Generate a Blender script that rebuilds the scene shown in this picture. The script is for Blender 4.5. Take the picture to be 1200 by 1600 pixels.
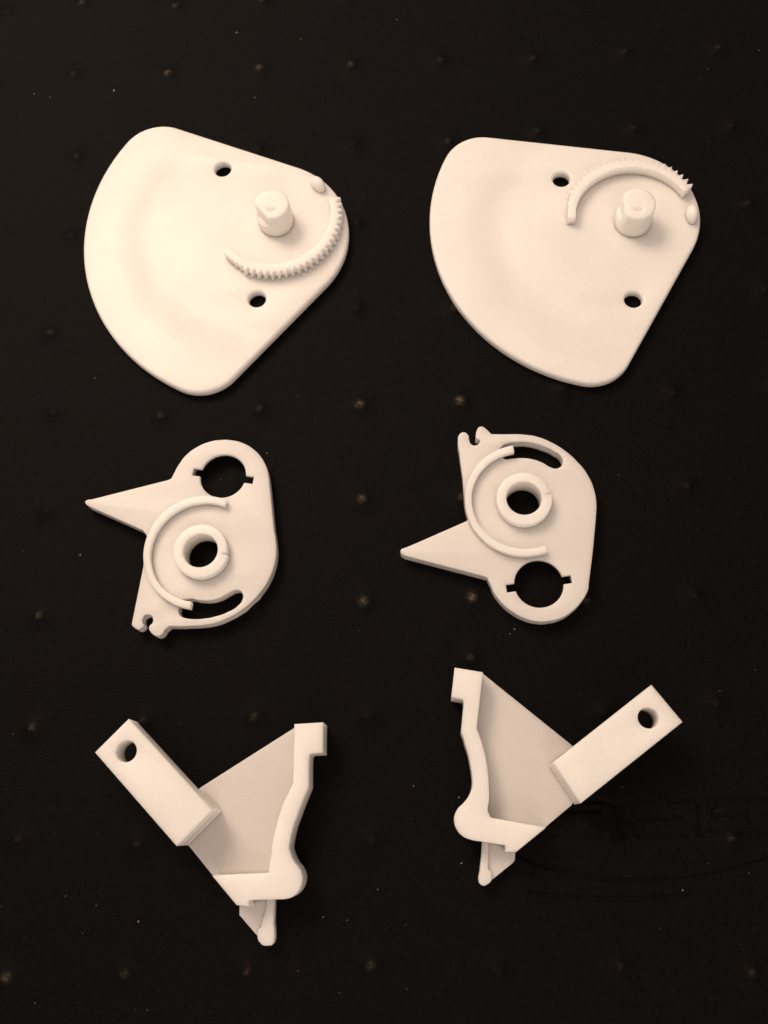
import bpy, bmesh, math, random
import numpy as np
from mathutils import Matrix, Vector

random.seed(7)
rng = np.random.default_rng(7)
for o in list(bpy.data.objects):
    bpy.data.objects.remove(o)
scene = bpy.context.scene
COL = scene.collection

# ------------------------------------------------------------------ camera
# photograph is 1200 x 1600; focal length and the point straight below the lens (in its pixels)
NX, NY, F = 690.0, 1300.0, 1500.0
HC = 320.0                                   # lens height over the mat, millimetres
_d = np.array([NX - 600, NY - 800, F]); _d /= np.linalg.norm(_d)
_Z = -_d
_X = np.array([1.0, 0, 0]) - _Z * _Z[0]; _X /= np.linalg.norm(_X)
_Y = np.cross(_Z, _X)
CM = np.stack([_X, _Y, _Z])

cam_data = bpy.data.cameras.new('camera')
cam = bpy.data.objects.new('camera', cam_data)
COL.objects.link(cam)
cam.matrix_world = Matrix((
    (CM[0, 0], -CM[0, 1], -CM[0, 2], 0),
    (CM[1, 0], -CM[1, 1], -CM[1, 2], 0),
    (CM[2, 0], -CM[2, 1], -CM[2, 2], HC * 0.001),
    (0, 0, 0, 1)))
cam_data.sensor_fit = 'VERTICAL'
cam_data.sensor_height = 36.0
cam_data.sensor_width = 27.0
cam_data.lens = F / 1600 * 36.0
cam_data.clip_start = 0.01
cam_data.clip_end = 20
cam_data.dof.use_dof = True
cam_data.dof.focus_distance = 0.335
cam_data.dof.aperture_fstop = 22
scene.camera = cam

# ------------------------------------------------------------------ light
world = bpy.data.worlds.new('World')
scene.world = world
world.use_nodes = True
bg = world.node_tree.nodes['Background']
bg.inputs[0].default_value = (1.0, 0.82, 0.70, 1)
bg.inputs[1].default_value = 0.365

def area_lamp(name, loc, target, size, power, color):
    ld = bpy.data.lights.new(name, 'AREA')
    ld.shape = 'DISK'; ld.size = size; ld.energy = power; ld.color = color
    lo = bpy.data.objects.new(name, ld)
    COL.objects.link(lo)
    lo.location = loc
    lo.rotation_euler = (Vector(target) - Vector(loc)).to_track_quat('-Z', 'Y').to_euler()
    return lo

area_lamp('ceiling_lamp', (-0.42, 0.62, 0.80), (0, 0.12, 0), 0.42, 6.4, (1.0, 0.79, 0.61))
area_lamp('lit_ceiling', (-0.35, 0.75, 1.00), (-0.1, 0.25, 0), 1.3, 4.5, (1.0, 0.79, 0.62))
area_lamp('room_lamp', (0.15, -0.75, 0.85), (0, 0.10, 0), 0.9, 4.4, (1.0, 0.80, 0.66))

scene.view_settings.view_transform = 'Standard'
scene.view_settings.look = 'None'
scene.view_settings.exposure = 0.0
scene.view_settings.gamma = 1.0
scene.view_settings.use_curve_mapping = False
scene.render.engine = 'CYCLES'

# ------------------------------------------------------------------ helpers
def W(px, py, h=0.0):
    """photo pixel -> millimetres on the horizontal plane at height h (fraction of the lens height)"""
    w = CM @ np.array([px - 600, py - 800, F])
    t = (h - 1) / w[2]
    return np.array([w[0] * t * HC, w[1] * t * HC])

def WR(px, py, r, h):
    return np.linalg.norm(W(px + r, py, h) - W(px - r, py, h)) / 2

def zm(ox, oy, s, pts, h):
    """points read in an enlarged crop -> list of (x, y, is_corner) in mm; a point may carry its own h and a 'c' flag"""
    out = []
    for p in pts:
        hh, c = h, False
        for e in p[2:]:
            if e == 'c': c = True
            else: hh = e
        q = W(ox + p[0] / s, oy + p[1] / s, hh)
        out.append((q[0], q[1], c))
    return out

def smooth(pts, n=6, closed=True):
    """Catmull-Rom through the points, straight-sided at corner points"""
    N = len(pts); out = []
    P = [np.array(p[:2]) for p in pts]; C = [p[2] for p in pts]
    for i in range(N if closed else N - 1):
        j = (i + 1) % N
        p1, p2 = P[i], P[j]
        p0 = 2 * p1 - p2 if C[i] else P[i - 1]
        p3 = 2 * p2 - p1 if C[j] else P[(j + 2) % N]
        if C[i] and C[j]:
            out.append(p1); continue
        # centripetal parametrisation keeps uneven spacing tidy
        t0 = 0; t1 = t0 + max(np.linalg.norm(p1 - p0), 1e-6) ** .5
        t2 = t1 + max(np.linalg.norm(p2 - p1), 1e-6) ** .5
        t3 = t2 + max(np.linalg.norm(p3 - p2), 1e-6) ** .5
        for k in range(n):
            t = t1 + (t2 - t1) * k / n
            a1 = (t1 - t) / (t1 - t0) * p0 + (t - t0) / (t1 - t0) * p1
            a2 = (t2 - t) / (t2 - t1) * p1 + (t - t1) / (t2 - t1) * p2
            a3 = (t3 - t) / (t3 - t2) * p2 + (t - t2) / (t3 - t2) * p3
            b1 = (t2 - t) / (t2 - t0) * a1 + (t - t0) / (t2 - t0) * a2
            b2 = (t3 - t) / (t3 - t1) * a2 + (t - t1) / (t3 - t1) * a3
            out.append((t2 - t) / (t2 - t1) * b1 + (t - t1) / (t2 - t1) * b2)
    return [tuple(q) for q in out]

def circle(c, r, n=48):
    return [(c[0] + r * math.cos(2 * math.pi * k / n), c[1] + r * math.sin(2 * math.pi * k / n)) for k in range(n)]

def finish(me, sharp=38):
    zs = [v.co.z for v in me.vertices]
    lo, hi = min(zs), max(zs)
    for p in me.polygons:
        z = [zs[i] for i in p.vertices]
        p.use_smooth = not (min(z) > hi - 1e-6 or max(z) < lo + 1e-6)
    me.set_sharp_from_angle(angle=math.radians(sharp))

def extrude(name, outline, holes, z0, z1, bevel, origin, mat, parent, res=2):
    """flat shape with holes, thickness z0..z1 (mm), rounded edges; returns a mesh object"""
    cu = bpy.data.curves.new('tmp', 'CURVE')
    cu.dimensions = '2D'; cu.fill_mode = 'BOTH'
    cu.extrude = (z1 - z0) / 2 - bevel
    cu.bevel_depth = bevel; cu.bevel_resolution = res; cu.offset = -bevel
    for loop in [outline] + list(holes):
        sp = cu.splines.new('POLY')
        sp.points.add(len(loop) - 1)
        for pt, q in zip(sp.points, loop):
            pt.co = (q[0] - origin[0], q[1] - origin[1], 0, 1)
        sp.use_cyclic_u = True
    ob = bpy.data.objects.new('tmp', cu); COL.objects.link(ob)
    dg = bpy.context.evaluated_depsgraph_get(); dg.update()
    me = bpy.data.meshes.new_from_object(ob.evaluated_get(dg))
    bpy.data.objects.remove(ob); bpy.data.curves.remove(cu)
    bm = bmesh.new(); bm.from_mesh(me); bpy.data.meshes.remove(me)
    bmesh.ops.translate(bm, verts=bm.verts, vec=(0, 0, (z0 + z1) / 2))
    bmesh.ops.remove_doubles(bm, verts=bm.verts, dist=1e-3)
    bmesh.ops.recalc_face_normals(bm, faces=bm.faces)
    return link(name, bm, mat, parent)

def link(name, bm, mat, parent, sharp=38, flat_caps=True):
    bmesh.ops.scale(bm, vec=(.001, .001, .001), verts=bm.verts)
    me = bpy.data.meshes.new(name)
    bm.to_mesh(me); bm.free()
    if flat_caps:
        finish(me, sharp)
    else:
        for p in me.polygons: p.use_smooth = True
        me.set_sharp_from_angle(angle=math.radians(sharp))
    ob = bpy.data.objects.new(name, me)
    ob.data.materials.append(mat)
    COL.objects.link(ob)
    if parent: ob.parent = parent
    return ob

def lathe(bm, prof, c, n=48):
    """revolve (radius, z) profile round a vertical axis at c"""
    rings = []
    for r, z in prof:
        if r < 1e-6:
            rings.append([bm.verts.new((c[0], c[1], z))])
        else:
            rings.append([bm.verts.new((c[0] + r * math.cos(2 * math.pi * k / n), c[1] + r * math.sin(2 * math.pi * k / n), z)) for k in range(n)])
    for a, b in zip(rings, rings[1:]):
        for k in range(n):
            k2 = (k + 1) % n
            if len(a) == 1: bm.faces.new((a[0], b[k], b[k2]))
            elif len(b) == 1: bm.faces.new((a[k], a[k2], b[0]))
            else: bm.faces.new((a[k], a[k2], b[k2], b[k]))
    bmesh.ops.recalc_face_normals(bm, faces=bm.faces)

def thing(name, label, cat, group, origin):
    o = bpy.data.objects.new(name, None)
    o.empty_display_size = 0.01
    COL.objects.link(o)
    o.location = (origin[0] * .001, origin[1] * .001, 0)
    o['label'] = label; o['category'] = cat
    if group: o['group'] = group
    return o

# ------------------------------------------------------------------ materials
def nodes(name):
    m = bpy.data.materials.new(name); m.use_nodes = True
    nt = m.node_tree
    return m, nt, nt.nodes['Principled BSDF']

def white_plastic(name, rough=0.42, dish=False):
    m, nt, b = nodes(name)
    N, L = nt.nodes, nt.links
    tc = N.new('ShaderNodeTexCoord')
    n1 = N.new('ShaderNodeTexNoise'); n1.inputs['Scale'].default_value = 55; n1.inputs['Detail'].default_value = 4
    L.new(tc.outputs['Object'], n1.inputs['Vector'])
    cr = N.new('ShaderNodeValToRGB')
    cr.color_ramp.elements[0].position = .3; cr.color_ramp.elements[0].color = (.80, .78, .755, 1)
    cr.color_ramp.elements[1].position = .7; cr.color_ramp.elements[1].color = (.845, .825, .80, 1)
    L.new(n1.outputs['Fac'], cr.inputs['Fac'])
    gr = N.new('ShaderNodeTexNoise'); gr.inputs['Scale'].default_value = 3200; gr.inputs['Detail'].default_value = 2
    L.new(tc.outputs['Object'], gr.inputs['Vector'])
    gm = N.new('ShaderNodeMapRange'); gm.inputs['From Min'].default_value = .3; gm.inputs['From Max'].default_value = .7
    gm.inputs['To Min'].default_value = .93; gm.inputs['To Max'].default_value = 1.05
    L.new(gr.outputs['Fac'], gm.inputs['Value'])
    mg = N.new('ShaderNodeMix'); mg.data_type = 'RGBA'; mg.blend_type = 'MULTIPLY'; mg.inputs['Factor'].default_value = 1
    L.new(cr.outputs['Color'], mg.inputs['A']); L.new(gm.outputs[0], mg.inputs['B'])
    L.new(mg.outputs['Result'], b.inputs['Base Color'])
    b.inputs['Roughness'].default_value = rough
    b.inputs['Specular IOR Level'].default_value = .4
    b.inputs['Subsurface Weight'].default_value = 1.0
    b.inputs['Subsurface Radius'].default_value = (.86, .95, 1.0)
    b.inputs['Subsurface Scale'].default_value = .006
    n2 = N.new('ShaderNodeTexNoise'); n2.inputs['Scale'].default_value = 2600; n2.inputs['Detail'].default_value = 2
    L.new(tc.outputs['Object'], n2.inputs['Vector'])
    bp = N.new('ShaderNodeBump'); bp.inputs['Strength'].default_value = .12; bp.inputs['Distance'].default_value = .0002
    L.new(n2.outputs['Fac'], bp.inputs['Height'])
    L.new(bp.outputs['Normal'], b.inputs['Normal'])
    if dish:
        # very shallow concentric print terraces round the pin axis
        sep = N.new('ShaderNodeSeparateXYZ'); L.new(tc.outputs['Object'], sep.inputs[0])
        cmb = N.new('ShaderNodeCombineXYZ'); L.new(sep.outputs[0], cmb.inputs[0]); L.new(sep.outputs[1], cmb.inputs[1])
        ln = N.new('ShaderNodeVectorMath'); ln.operation = 'LENGTH'; L.new(cmb.outputs[0], ln.inputs[0])
        nz = N.new('ShaderNodeTexNoise'); nz.inputs['Scale'].default_value = 30; nz.inputs['Detail'].default_value = 1
        L.new(tc.outputs['Object'], nz.inputs['Vector'])
        ma = N.new('ShaderNodeMath'); ma.operation = 'MULTIPLY_ADD'
        L.new(nz.outputs['Fac'], ma.inputs[0]); ma.inputs[1].default_value = .008; L.new(ln.outputs['Value'], ma.inputs[2])
        mr = N.new('ShaderNodeMapRange'); mr.inputs['From Min'].default_value = .030; mr.inputs['From Max'].default_value = .076
        L.new(ma.outputs[0], mr.inputs['Value'])
        ramp = N.new('ShaderNodeValToRGB'); ramp.color_ramp.interpolation = 'B_SPLINE'
        e = ramp.color_ramp.elements
        e[0].position = 0; e[0].color = (.55, .55, .55, 1)
        e[1].position = 1; e[1].color = (1, 1, 1, 1)
        for pos, v in ((.20, .45), (.29, .32), (.36, .30), (.44, .14), (.53, .12), (.66, .52), (.80, .88)):
            el = e.new(pos); el.color = (v, v, v, 1)
        L.new(mr.outputs[0], ramp.inputs['Fac'])
        b2 = N.new('ShaderNodeBump'); b2.inputs['Strength'].default_value = 1.0; b2.inputs['Distance'].default_value = .0028
        L.new(ramp.outputs['Color'], b2.inputs['Height'])
        L.new(bp.outputs['Normal'], b2.inputs['Normal'])
        L.new(b2.outputs['Normal'], b.inputs['Normal'])
    return m

M_PLATE = white_plastic('white_nylon_dished', .40, True)
M_WHITE = white_plastic('white_nylon', .45)

def mat_material():
    m, nt, b = nodes('black_cloth')
    N, L = nt.nodes, nt.links
    tc = N.new('ShaderNodeTexCoord')
    at = N.new('ShaderNodeAttribute'); at.attribute_name = 'wear'
    n1 = N.new('ShaderNodeTexNoise'); n1.inputs['Scale'].default_value = 1500; n1.inputs['Detail'].default_value = 3
    L.new(tc.outputs['Object'], n1.inputs['Vector'])
    base = N.new('ShaderNodeValToRGB')
    base.color_ramp.elements[0].position = .3; base.color_ramp.elements[0].color = (.0005, .0004, .0004, 1)
    base.color_ramp.elements[1].position = .75; base.color_ramp.elements[1].color = (.0048, .0039, .0036, 1)
    L.new(n1.outputs['Fac'], base.inputs['Fac'])
    n2 = N.new('ShaderNodeTexNoise'); n2.inputs['Scale'].default_value = 900; n2.inputs['Detail'].default_value = 3
    L.new(tc.outputs['Object'], n2.inputs['Vector'])
    sb = N.new('ShaderNodeMapRange'); sb.inputs['From Min'].default_value = .28; sb.inputs['From Max'].default_value = .66
    L.new(n2.outputs['Fac'], sb.inputs['Value'])
    mu = N.new('ShaderNodeMath'); mu.operation = 'MULTIPLY'; mu.use_clamp = True
    L.new(at.outputs['Fac'], mu.inputs[0]); L.new(sb.outputs[0], mu.inputs[1])
    mix = N.new('ShaderNodeMix'); mix.data_type = 'RGBA'
    L.new(mu.outputs[0], mix.inputs['Factor'])
    L.new(base.outputs['Color'], mix.inputs['A'])
    mix.inputs['B'].default_value = (.11, .086, .064, 1)
    L.new(mix.outputs['Result'], b.inputs['Base Color'])
    b.inputs['Roughness'].default_value = .6
    b.inputs['Specular IOR Level'].default_value = .062
    bp = N.new('ShaderNodeBump'); bp.inputs['Strength'].default_value = .9; bp.inputs['Distance'].default_value = .0003
    L.new(n1.outputs['Fac'], bp.inputs['Height']); L.new(bp.outputs['Normal'], b.inputs['Normal'])
    return m
M_MAT = mat_material()

M_LINT, _nt, _b = nodes('lint')
_b.inputs['Base Color'].default_value = (.30, .25, .20, 1)
_b.inputs['Roughness'].default_value = .9

# ------------------------------------------------------------------ the mat (one cloth sheet with a grid of pimples and an embossed oval mark)
def build_mat():
    def axis(lo, hi, flo, fhi, c, f):
        return np.concatenate([np.arange(lo, flo, c), np.arange(flo, fhi, f), np.arange(fhi, hi + c, c)])
    p0, p1 = W(660, 1430), W(1200, 1190)
    xs = axis(-330, 330, p0[0], p1[0] + 14, 0.9, .42)
    ys = axis(-180, 470, p0[1], p1[1], 0.9, .42)
    X, Y = np.meshgrid(xs, ys)
    Z = np.zeros_like(X); wear = np.zeros_like(X)
    # pimples: seen ones where they are seen, the rest on the same lattice
    seen = {}
    for px, py, c, r, w in [(262,115,0,0,.55),(405,107,1,0,.5),(548,102,2,0,.4),(688,95,3,0,.16),(832,92,4,0,.16),(975,82,5,0,.12),
            (115,116,-1,0,.14),(128,5,-1,-1,.35),(252,650,0,4,.25),(405,640,1,4,.2),(562,632,2,4,.6),(718,627,3,4,.7),(565,780,2,5,.55),
            (722,777,3,5,.4),(568,940,2,6,.6),(738,933,3,6,.65),(397.6,1120,1,7,.25),(224,1127,0,7,.2),(52,1137,-1,7,.35),(735,1028,3,7,.25),
            (10,1527,-1,9,.5),(195,1522,0,9,.28),(387,1517,1,9,.22),(580,1508,2,9,.3),(700,222,3,1,.2),(840,205,4,1,.15),(62,962,-1,6,.3),(80,520,-1,3,.22)]:
        seen[(c, r)] = (W(px, py), w)
    for c in range(-4, 9):
        for r in range(-3, 13):
            if (c, r) in seen: q, w = seen[(c, r)]
            else:
                q = np.array([-107.5 + 37.6 * c + 1.2 * r, 301.7 + .5 * c - 38.1 * r]) + rng.normal(0, .9, 2)
                w = float(rng.choice([.05, .1, .18, .3], p=[.4, .3, .2, .1]))
            d2 = (X - q[0]) ** 2 + (Y - q[1]) ** 2
            k = d2 < 400
            Z[k] += .95 * np.exp(-d2[k] / (2 * 2.8 ** 2)) + .5 * np.exp(-d2[k] / (2 * 1.2 ** 2))
            wear[k] = np.maximum(wear[k], 1.8 * w * np.exp(-d2[k] / (2 * (.55 + .5 * w) ** 2)))
    # slow unevenness of the cloth
    for _ in range(14):
        a, f, p = rng.uniform(0, 6.28), rng.uniform(.02, .09), rng.uniform(0, 6.28)
        Z += .03 * np.sin(f * (X * math.cos(a) + Y * math.sin(a)) + p)
    # embossed outlines: an oval and rounded letter strokes
    L = [[(800,1330),(850,1352),(900,1367),(960,1376),(1010,1378),(1060,1376),(1110,1368),(1180,1350),(1215,1338)],
         [(830,1396),(920,1405),(1000,1405),(1080,1400)],
         [(905,1251),(945,1251),(962,1258),(969,1272),(969,1292),(978,1306)],
         [(880,1266),(935,1266)],
         [(865,1306),(945,1307),(975,1307)],
         [(1072,1276),(1050,1278),(1000,1279),(985,1286)],
         [(1078,1307),(1010,1307),(998,1304),(994,1299),(998,1294),(1008,1292)],
         [(1048,1252),(1085,1250),(1094,1258),(1096,1280),(1094,1300),(1102,1306)],
         [(1110,1251),(1160,1250),(1215,1250)],
         [(1122,1263),(1115,1267),(1120,1273),(1150,1274),(1172,1275),(1176,1283)],
         [(1105,1303),(1150,1303),(1215,1302)]]
    for line in L:
        P = [W(*p) for p in line]
        D = np.full_like(X, 1e9)
        for a, b in zip(P, P[1:]):
            ab = b - a; t = np.clip(((X - a[0]) * ab[0] + (Y - a[1]) * ab[1]) / (ab @ ab), 0, 1)
            D = np.minimum(D, (X - a[0] - t * ab[0]) ** 2 + (Y - a[1] - t * ab[1]) ** 2)
        Z -= .85 * np.exp(-D / (2 * .5 ** 2))
    ny, nx = X.shape
    co = np.column_stack([X.ravel(), Y.ravel(), Z.ravel() - .35]) * .001
    idx = np.arange(nx * ny).reshape(ny, nx)
    q = np.column_stack([idx[:-1, :-1].ravel(), idx[:-1, 1:].ravel(), idx[1:, 1:].ravel(), idx[1:, :-1].ravel()])
    me = bpy.data.meshes.new('mat')
    me.vertices.add(len(co)); me.vertices.foreach_set('co', co.ravel())
    me.loops.add(q.size); me.loops.foreach_set('vertex_index', q.ravel())
    me.polygons.add(len(q)); me.polygons.foreach_set('loop_start', np.arange(0, q.size, 4)); me.polygons.foreach_set('loop_total', np.full(len(q), 4))
    me.update(); me.validate()
    me.polygons.foreach_set('use_smooth', np.ones(len(me.polygons), bool))
    at = me.attributes.new('wear', 'FLOAT', 'POINT'); at.data.foreach_set('value', wear.ravel().astype(np.float32))
    me.materials.append(M_MAT)
    ob = bpy.data.objects.new('black_mat', me); COL.objects.link(ob)
    ob['kind'] = 'structure'
    ob['label'] = 'black cloth mat with a grid of small pimples and a faint embossed oval mark'
    return ob
MAT = build_mat()

# ------------------------------------------------------------------ sector plates
def sector_outline(q, n=40):
    """convex outline: nose disc, two corner discs and a big arc"""
    px, py, rc, ox, oy, R, rf, t1, t2 = q
    pts = []
    A = (ox + (R - rf) * math.cos(t1), oy + (R - rf) * math.sin(t1)); B = (ox + (R - rf) * math.cos(t2), oy + (R - rf) * math.sin(t2))
    for k in range(n * 2 + 1):
        t = t1 + (t2 - t1) * k / (2 * n)
        pts.append((ox + R * math.cos(t), oy + R * math.sin(t)))
    for c, r in (((px, py), rc), (A, rf), (B, rf)):
        pts += circle(c, r, n * 3)
    pts = sorted(set((round(a, 5), round(b, 5)) for a, b in pts))
    def half(ps):
        h = []
        for p in ps:
            while len(h) > 1 and (h[-1][0]-h[-2][0])*(p[1]-h[-2][1]) - (h[-1][1]-h[-2][1])*(p[0]-h[-2][0]) <= 0: h.pop()
            h.append(p)
        return h
    a = half(pts); b = half(pts[::-1])
    return a[:-1] + b[:-1]

HP = .0130 * HC                     # plate thickness, mm
def sector_plate(label, outl, axis, holes, gear_a0, gear_a1, step, nub, flat):
    t = thing('sector_plate', label, 'plate', 'sector plates with toothed arcs', axis)
    extrude('plate', sector_outline(outl), [circle(W(x, y, .0130), 3.3, 40) for x, y in holes], 0.0, HP, 1.05, axis, M_PLATE, t, 4)
    # toothed arc
    ri, ro, rt = 21.7, 24.6, 26.3
    n = int(abs(gear_a1 - gear_a0) / step)
    sg = 1 if gear_a1 > gear_a0 else -1
    out = []
    a = gear_a0
    lead = 9 if n else 0
    for k in range(n):
        a0 = math.radians(gear_a0 + sg * k * step)
        w = math.radians(step) * sg
        rr = rt if k > 3 else ro + .2 * k
        for f, r in ((0, ro), (.14, ro), (.46, rr), (.54, rr), (.86, ro)):
            out.append((r * math.cos(a0 + f * w), r * math.sin(a0 + f * w)))
    inn = []
    m = 40
    a_end = gear_a0 + sg * n * step
    for k in range(m + 1):
        aa = math.radians(gear_a0 + (a_end - gear_a0) * k / m)
        inn.append((ri * math.cos(aa), ri * math.sin(aa)))
    loop = out + inn[::-1]
    if sg < 0: loop = loop[::-1]
    extrude('toothed_arc', loop, [], HP - .3, .0270 * HC, .10, (0, 0), M_WHITE, t, 2)
    # round pin: upper part cut flat on one side, a small crescent dimple in its top (one closed mesh)
    zt = .0495 * HC
    fa = math.radians(flat)
    bm = bmesh.new(); n = 64
    def ring(z, r, cut, f=1.0, dent=False):
        vs = []
        for k in range(n):
            th = 2 * math.pi * k / n
            q = math.cos(th - fa)
            rr = min(r, cut / q) if q > .05 else r
            x, y = rr * f * math.cos(th), rr * f * math.sin(th)
            dz = 1.3 * math.exp(-(x / 1.5) ** 4 - ((y + 2.6 - .22 * x * x) / .55) ** 2) if dent else 0
            vs.append(bm.verts.new((x, y, z - dz)))
        return vs
    rings = [ring(HP - .4, 7.0, 99), ring(HP + .15, 6.75, 99), ring(HP + 5.6, 6.7, 99), ring(HP + 6.1, 6.65, 5.0), ring(zt - .45, 6.6, 4.95), ring(zt - .12, 6.45, 4.8), ring(zt, 6.15, 4.5)]
    rings += [ring(zt, 6.15, 4.5, 1 - j / 17, True) for j in range(1, 17)]
    for ra, rb in zip(rings, rings[1:]):
        for k in range(n):
            bm.faces.new((ra[k], ra[(k + 1) % n], rb[(k + 1) % n], rb[k]))
    bm.faces.new(rings[-1]); bm.faces.new(rings[0][::-1])
    bmesh.ops.recalc_face_normals(bm, faces=bm.faces)
    link('pin', bm, M_WHITE, t, 60, False)
    # rounded stop nub near the rim
    q = W(*nub, .0105) - np.array(axis)
    bm = bmesh.new()
    lathe(bm, [(0, HP - .3), (2.9, HP - .3), (2.9, HP + 2.4), (2.6, HP + 3.4), (1.7, HP + 4.3), (.7, HP + 4.65), (0, HP + 4.7)], (0, 0), 24)
    a = math.atan2(q[1], q[0])
    bmesh.ops.transform(bm, verts=bm.verts, matrix=Matrix.Translation((q[0], q[1], 0)) @ Matrix.Rotation(a, 4, 'Z') @ Matrix.Diagonal((.72, 1.2, 1.0, 1)))
    link('stop_nub', bm, M_WHITE, t, 50, False)
    return t

sector_plate('white sector plate whose toothed arc bulges towards the pointed plates, running below its pin',
             (-65.55, 219.44, 33.88, -60.08, 223.00, 75.84, 16.66, math.radians(145.46), math.radians(243.94)),
             (-59.9, 225.2), [(347.7, 263.6), (401.3, 466.7)], -141, 20, 5.9, (498, 294), 220)
sector_plate('white sector plate whose toothed arc bulges away from the pointed plates, running above its pin',
             (72.42, 222.63, 29.73, 70.95, 222.38, 71.34, 15.54, math.radians(154.58), math.radians(255.72)),
             (76.4, 219.6), [(990, 467), (877.2, 279.2)], 180, 25.8, 5.9, (1079, 341), 180)

# ------------------------------------------------------------------ pointed plates with collar
HM = .0167
def keyed_hole(c, r, d, half, w):
    d = np.array(d) / np.linalg.norm(d); nrm = np.array([-d[1], d[0]])
    a = math.asin(w / r); pts = []
    base = math.atan2(d[1], d[0])
    c = np.array(c)
    pts += [tuple(c + d * half - nrm * w), tuple(c + d * half + nrm * w)]
    for k in range(41):
        t = base + a + (math.pi - 2 * a) * k / 40
        pts.append((c[0] + r * math.cos(t), c[1] + r * math.sin(t)))
    pts += [tuple(c - d * half + nrm * w), tuple(c - d * half - nrm * w)]
    for k in range(41):
        t = base + math.pi + a + (math.pi - 2 * a) * k / 40
        pts.append((c[0] + r * math.cos(t), c[1] + r * math.sin(t)))
    return pts

def ring_sector(ri, ro, a0, a1, n=60):
    o = [(ro * math.cos(math.radians(a0 + (a1 - a0) * k / n)), ro * math.sin(math.radians(a0 + (a1 - a0) * k / n))) for k in range(n + 1)]
    i = [(ri * math.cos(math.radians(a0 + (a1 - a0) * k / n)), ri * math.sin(math.radians(a0 + (a1 - a0) * k / n))) for k in range(n + 1)]
    return o + i[::-1]

def pointed_plate(label, outline, slot, key_a, key_b, axis, rib_a0, rib_a1, seam):
    t = thing('pointed_plate', label, 'plate', 'pointed plates with collars', axis)
    a, b = W(*key_a, HM), W(*key_b, HM)
    kc = (a + b) / 2; kd = b - a; half = np.linalg.norm(kd) / 2
    bore = circle(axis, 6.6, 56)
    split = HM * HC - 1.9
    extrude('plate', outline, [keyed_hole(kc, 8.2, kd, half + .15, 1.4), slot, bore], split, HM * HC, .3, axis, M_WHITE, t)
    # the underside is stepped back round the keyed hole
    extrude('plate_underside', outline, [circle(kc, half + .5, 56), slot, bore], 0.0, split + .3, .05, axis, M_WHITE, t)
    extrude('curved_rib', ring_sector(17.75, 20.05, rib_a0, rib_a1), [], HM * HC - .3, .0262 * HC, .16, (0, 0), M_WHITE, t)
    # collar: a ring whose wall starts and ends with a small step (the seam)
    n = 72; prof = []
    for k in range(n + 1):
        th = math.radians(seam + 355.0 * k / n)
        r = 9.05 + .5 * (k / n)
        prof.append((r * math.cos(th), r * math.sin(th)))
    prof.append((7.4 * math.cos(math.radians(seam - 2.6)), 7.4 * math.sin(math.radians(seam - 2.6))))
    extrude('collar', prof, [circle((0, 0), 6.0, 56)], .1, .0298 * HC, .16, (0, 0), M_WHITE, t, 3)
    return t

T3 = (110, 670, 3.4286); T4 = (610, 650, 3.4286); A3 = (190, 760, 4.8); A4 = (700, 650, 4.8)
tp, bt = HM * .97, .001
left_mid = (
    zm(*T3, [(85, 394, .013), (96, 384, .014), (114, 378, 'c'), (525, 274, 'c'), (541, 266, 'c'), (555, 238), (582, 190), (625, 136), (680, 97), (740, 71), (800, 60), (860, 61), (920, 75), (975, 105), (1020, 150)], tp)
    + zm(*T3, [(1048, 200, tp), (1063, 248, tp * .7), (1072, 292, .007, 'c'), (1100, 555, .004, 'c'), (1112, 625), (1114, 690), (1102, 755), (1078, 818), (1040, 880), (990, 938), (930, 988), (860, 1028), (790, 1056), (700, 1069), (620, 1073), (548, 1072, 'c')], bt)
    + zm(*A3, [(346, 1088), (320, 1124), (286, 1137), (244, 1112), (228, 1080), (234, 1058, 'c'), (254, 1040), (258, 1012), (244, 986), (217, 976), (190, 986), (177, 1014), (178, 1034), (188, 1054, 'c'), (172, 1076), (148, 1088), (122, 1077), (102, 1056), (91, 1034, .010)], .005)
    + zm(*A3, [(85, 985, 'c'), (163, 600, 'c')], tp)
    + zm(*T3, [(394, 690), (398, 640), (410, 575, 'c')], tp)
    + zm(*T3, [(405, 561, 'c'), (114, 431, 'c'), (87, 404, .012)], .004))
left_slot = smooth(zm(*A3, [(424, 915), (432, 958), (465, 983), (540, 994), (620, 990), (700, 975), (790, 944), (868, 897), (904, 852), (908, 808), (882, 777), (840, 777), (790, 802), (720, 838), (650, 853), (580, 851), (510, 842), (445, 860)], HM), 5)
right_mid = (
    zm(*T4, [(54, 722), (62, 711), (78, 706), (408, 563, 'c')], tp)
    + zm(*T4, [(416, 545, 'c'), (400, 485), (388, 340), (370, 200), (362, 135), (366, 104), (386, 87), (406, 91), (420, 106, 'c'), (422, 126), (432, 150), (453, 158), (474, 147), (481, 130), (457, 116, 'c'), (462, 80), (476, 59), (496, 57), (516, 72), (541, 97, 'c'),
              (600, 98), (720, 100), (790, 112), (860, 140), (930, 182), (1000, 243), (1055, 312), (1090, 390), (1104, 470), (1100, 560, 'c'), (1080, 740, .012), (1058, 910, .010, 'c')], tp)
    + zm(*T4, [(1048, 948), (1018, 1004), (970, 1056), (910, 1095), (850, 1112), (790, 1116), (720, 1101), (650, 1066), (590, 1016), (550, 962), (526, 908), (514, 883, 'c'), (490, 875, 'c'), (80, 768, 'c'), (58, 752)], bt))
right_slot = smooth(zm(*A4, [(385, 262), (402, 226), (440, 203), (510, 191), (600, 192), (700, 217), (790, 257), (848, 300), (862, 345), (842, 382), (800, 393), (758, 378), (700, 345), (620, 320), (540, 314), (480, 318), (428, 322), (400, 300)], HM), 5)

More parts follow.
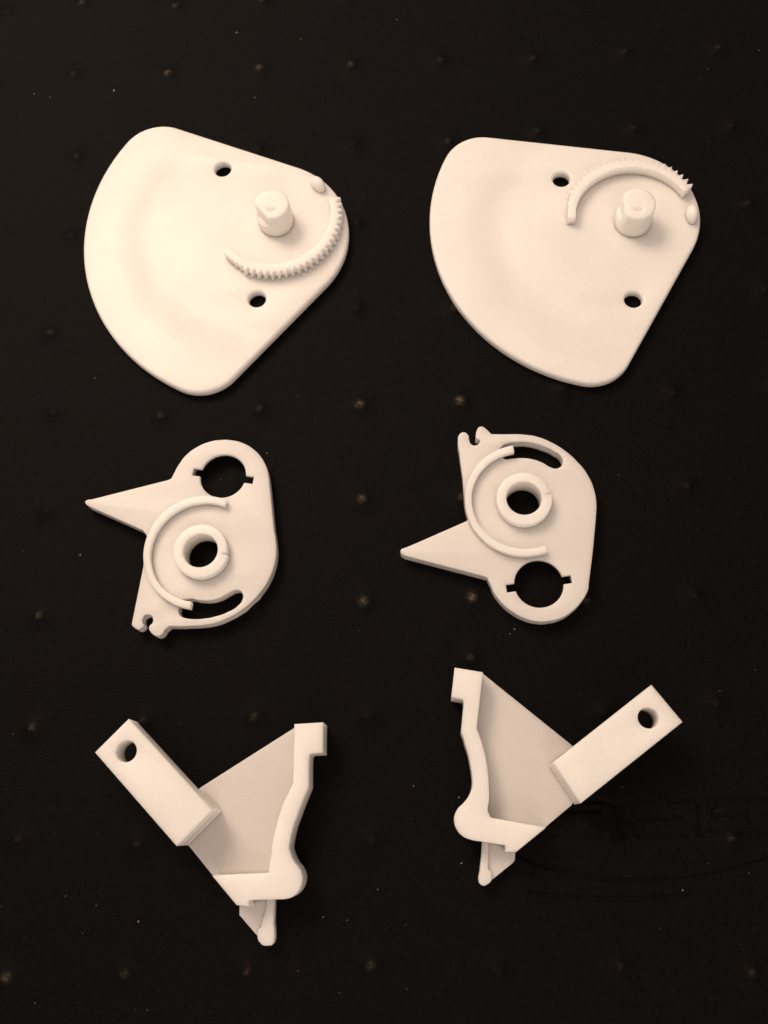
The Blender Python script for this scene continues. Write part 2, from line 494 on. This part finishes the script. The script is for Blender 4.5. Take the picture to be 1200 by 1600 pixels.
pointed_plate('white pointed plate with collar, its small fork facing the brackets',
              smooth(left_mid), left_slot, (301.7, 736.7), (394.9, 750.0), (-80.4, 91.1), 67, 262.5, -6)
pointed_plate('white pointed plate with collar, its small fork facing a sector plate',
              smooth(right_mid), right_slot, (792, 919.2), (892.5, 904.5), (30.05, 107.8), 98, 291, 12)

# ------------------------------------------------------------------ brackets
HR, HW, HK = .038, .012, .057          # rim top, web top, arm top (fractions of lens height)
def bracket(label, rim, web, arm, hole, tab, ridge, arm_end):
    org = np.mean([W(*p, HW) for p in web], axis=0)
    t = thing('bracket', label, 'bracket', 'brackets with drilled arms', org)
    extrude('web', [tuple(W(*p, HW)) for p in web], [], HW * HC - 1.15, HW * HC, .12, org, M_WHITE, t)
    extrude('rim', smooth(rim), [], .3, HR * HC, .18, org, M_WHITE, t)
    a = extrude('arm', [tuple(W(*p, HK)) for p in arm], [circle(W(*hole, HK), WR(*hole, 16.6, HK), 48)], .028 * HC, HK * HC, .15, org, M_WHITE, t)
    P = [W(*p, HK) for p in (arm if arm_end == 2 else [arm[1], arm[0], arm[3], arm[2]])]
    foot = [P[2], P[3], P[3] + .10 * (P[0] - P[3]), P[2] + .22 * (P[1] - P[2])]
    extrude('arm_foot', [tuple(q + .0012 * (np.mean(foot, axis=0) - q)) for q in foot], [], HW * HC - .4, .028 * HC + .15, .02, org, M_WHITE, a)
    extrude('tab', [(q[0], q[1]) for q in tab], [], .0115 * HC - 1.8, .0115 * HC, .12, org, M_WHITE, t)
    extrude('tab_ridge', smooth(ridge), [], .2, .0150 * HC, .4, org, M_WHITE, t, 4)
    return t

Q1 = (390, 1110, 7.2727); Q2 = (310, 1310, 6.0); Q3 = (690, 1030, 7.2727); Q4 = (690, 1220, 6.6667)
rimL = (zm(*Q1, [(508, 155, 'c'), (835, 135, 'c'), (830, 480, 'c'), (700, 488, 'c'), (680, 505), (674, 540), (668, 872, 'c'), (604, 1025), (545, 1180), (492, 1330), (458, 1470), (447, 1580)], HR)
        + zm(*Q2, [(852, 110), (872, 170), (905, 232), (942, 280), (966, 330), (972, 390), (955, 460), (915, 520), (860, 558), (800, 571, 'c'), (530, 577, 'c'), (474, 581, 'c'), (470, 612, 'c'), (482, 641, 'c'), (357, 625, 'c'), (128, 349, 'c'), (655, 327, 'c'), (672, 230), (690, 110)], HR)
        + zm(*Q1, [(252, 1580), (272, 1450), (300, 1330), (345, 1170), (400, 1020), (465, 885), (497, 830, 'c')], HR))
rimR = (zm(*Q3, [(148, 95, 'c'), (470, 148, 'c'), (398, 790, 'c'), (440, 900), (482, 1040), (515, 1200), (534, 1400), (540, 1560)], HR)
        + zm(*Q4, [(493, 200), (494, 345), (515, 384, 'c'), (1088, 487, 'c'), (775, 742, 'c'), (662, 740, 'c'), (670, 705, 'c'), (668, 673, 'c'), (430, 635, 'c'), (285, 606), (220, 575), (162, 510), (133, 420), (140, 350), (172, 285), (230, 228), (282, 160), (312, 90)], HR)
        + zm(*Q3, [(350, 1440), (352, 1370), (335, 1230), (300, 1060), (255, 905), (222, 818, 'c'), (252, 500, 'c'), (240, 452, 'c'), (110, 425, 'c')], HR))
webL = [(459.5, 1137.5), (314, 1230), (285, 1255), (262, 1285), (299.5, 1327), (331, 1366.5), (374, 1415), (400, 1408), (440, 1402), (462, 1375), (446, 1340), (466, 1250), (478, 1200), (476, 1150)]
webR = [(755, 1053), (893, 1164), (915, 1190), (915, 1225), (893, 1258), (854, 1291), (806, 1330), (788, 1322), (735, 1310), (718, 1285), (750, 1245), (742, 1190), (730, 1145), (735, 1090), (738, 1056)]
tabL = zm(*Q2, [(382, 615), (380, 720), (549, 917), (600, 960), (690, 960), (705, 560), (450, 560)], .0135)
ridgeL = zm(*Q2, [(640, 560, 'c'), (622, 700), (598, 760), (585, 830), (558, 862), (552, 945), (576, 982), (600, 1004), (650, 1008), (684, 1002), (704, 972), (708, 800, .0135), (714, 560, .0135, 'c')], .0165)
tabR = zm(*Q4, [(772, 720), (763, 830), (740, 860), (520, 1036), (440, 1040), (440, 600), (700, 640)], .0135)
ridgeR = zm(*Q4, [(424, 620, 'c'), (415, 780), (400, 930), (387, 1040), (402, 1078), (440, 1094), (474, 1082), (519, 1040), (522, 942), (492, 930), (488, 820), (492, 620, 'c')], .0165)
bracket('white bracket with drilled arm, lying well away from the embossed oval mark', rimL, webL,
        [(148.3, 1175.6), (201, 1123.2), (330.7, 1265.8), (275.7, 1321.8)], (197, 1173.8), tabL, ridgeL, 2)
bracket('white bracket with drilled arm, lying beside the faint oval mark embossed in the mat', rimR, webR,
        [(1018.1, 1070), (1066.6, 1128), (907.5, 1255), (865, 1191)], (1013.1, 1121.7), tabR, ridgeR, 3)

# ------------------------------------------------------------------ lint on the cloth
def lint():
    bm = bmesh.new()
    spots = [(178,141,.5),(370,50,.35),(470,60,.25),(53,146,.25),(78,151,.25),(398,152,.35),(148,590,.22),(417,708,.25),(403,1211,.2),(216,1440,.3),
             (1067,1391,.3),(717,1246,.25),(721,1349,.25),(1170,1364,.2),(150,1415,.2),(1186,78,.25),(1106,108,.25),(1126,74,.3),(125,867,.3),
             (560,985,.2),(804,983,.25),(797,990,.22),(828,880,.0),(345,749,.15),(646,1228,.25),(505,1433,.22),(590,1390,.2),(620,30,.2)]
    for _ in range(110):
        spots.append((random.uniform(-60, 1260), random.uniform(-60, 1660), random.choice([.07, .09, .11, .14])))
    for x, y, r in spots:
        if r <= 0: continue
        q = W(x, y)
        a = random.uniform(0, 3.14); l = r * random.uniform(.8, 1.8)
        g = bmesh.ops.create_icosphere(bm, subdivisions=1, radius=1)
        bmesh.ops.transform(bm, verts=g['verts'], matrix=Matrix.Translation((q[0], q[1], -.2)) @ Matrix.Rotation(a, 4, 'Z') @ Matrix.Diagonal((l, r * .7, r * .5, 1)))
    o = link('lint', bm, M_LINT, None, 180, False)
    o['kind'] = 'stuff'; o['label'] = 'tiny pale lint specks scattered over the black mat'; o['category'] = 'lint'
lint()
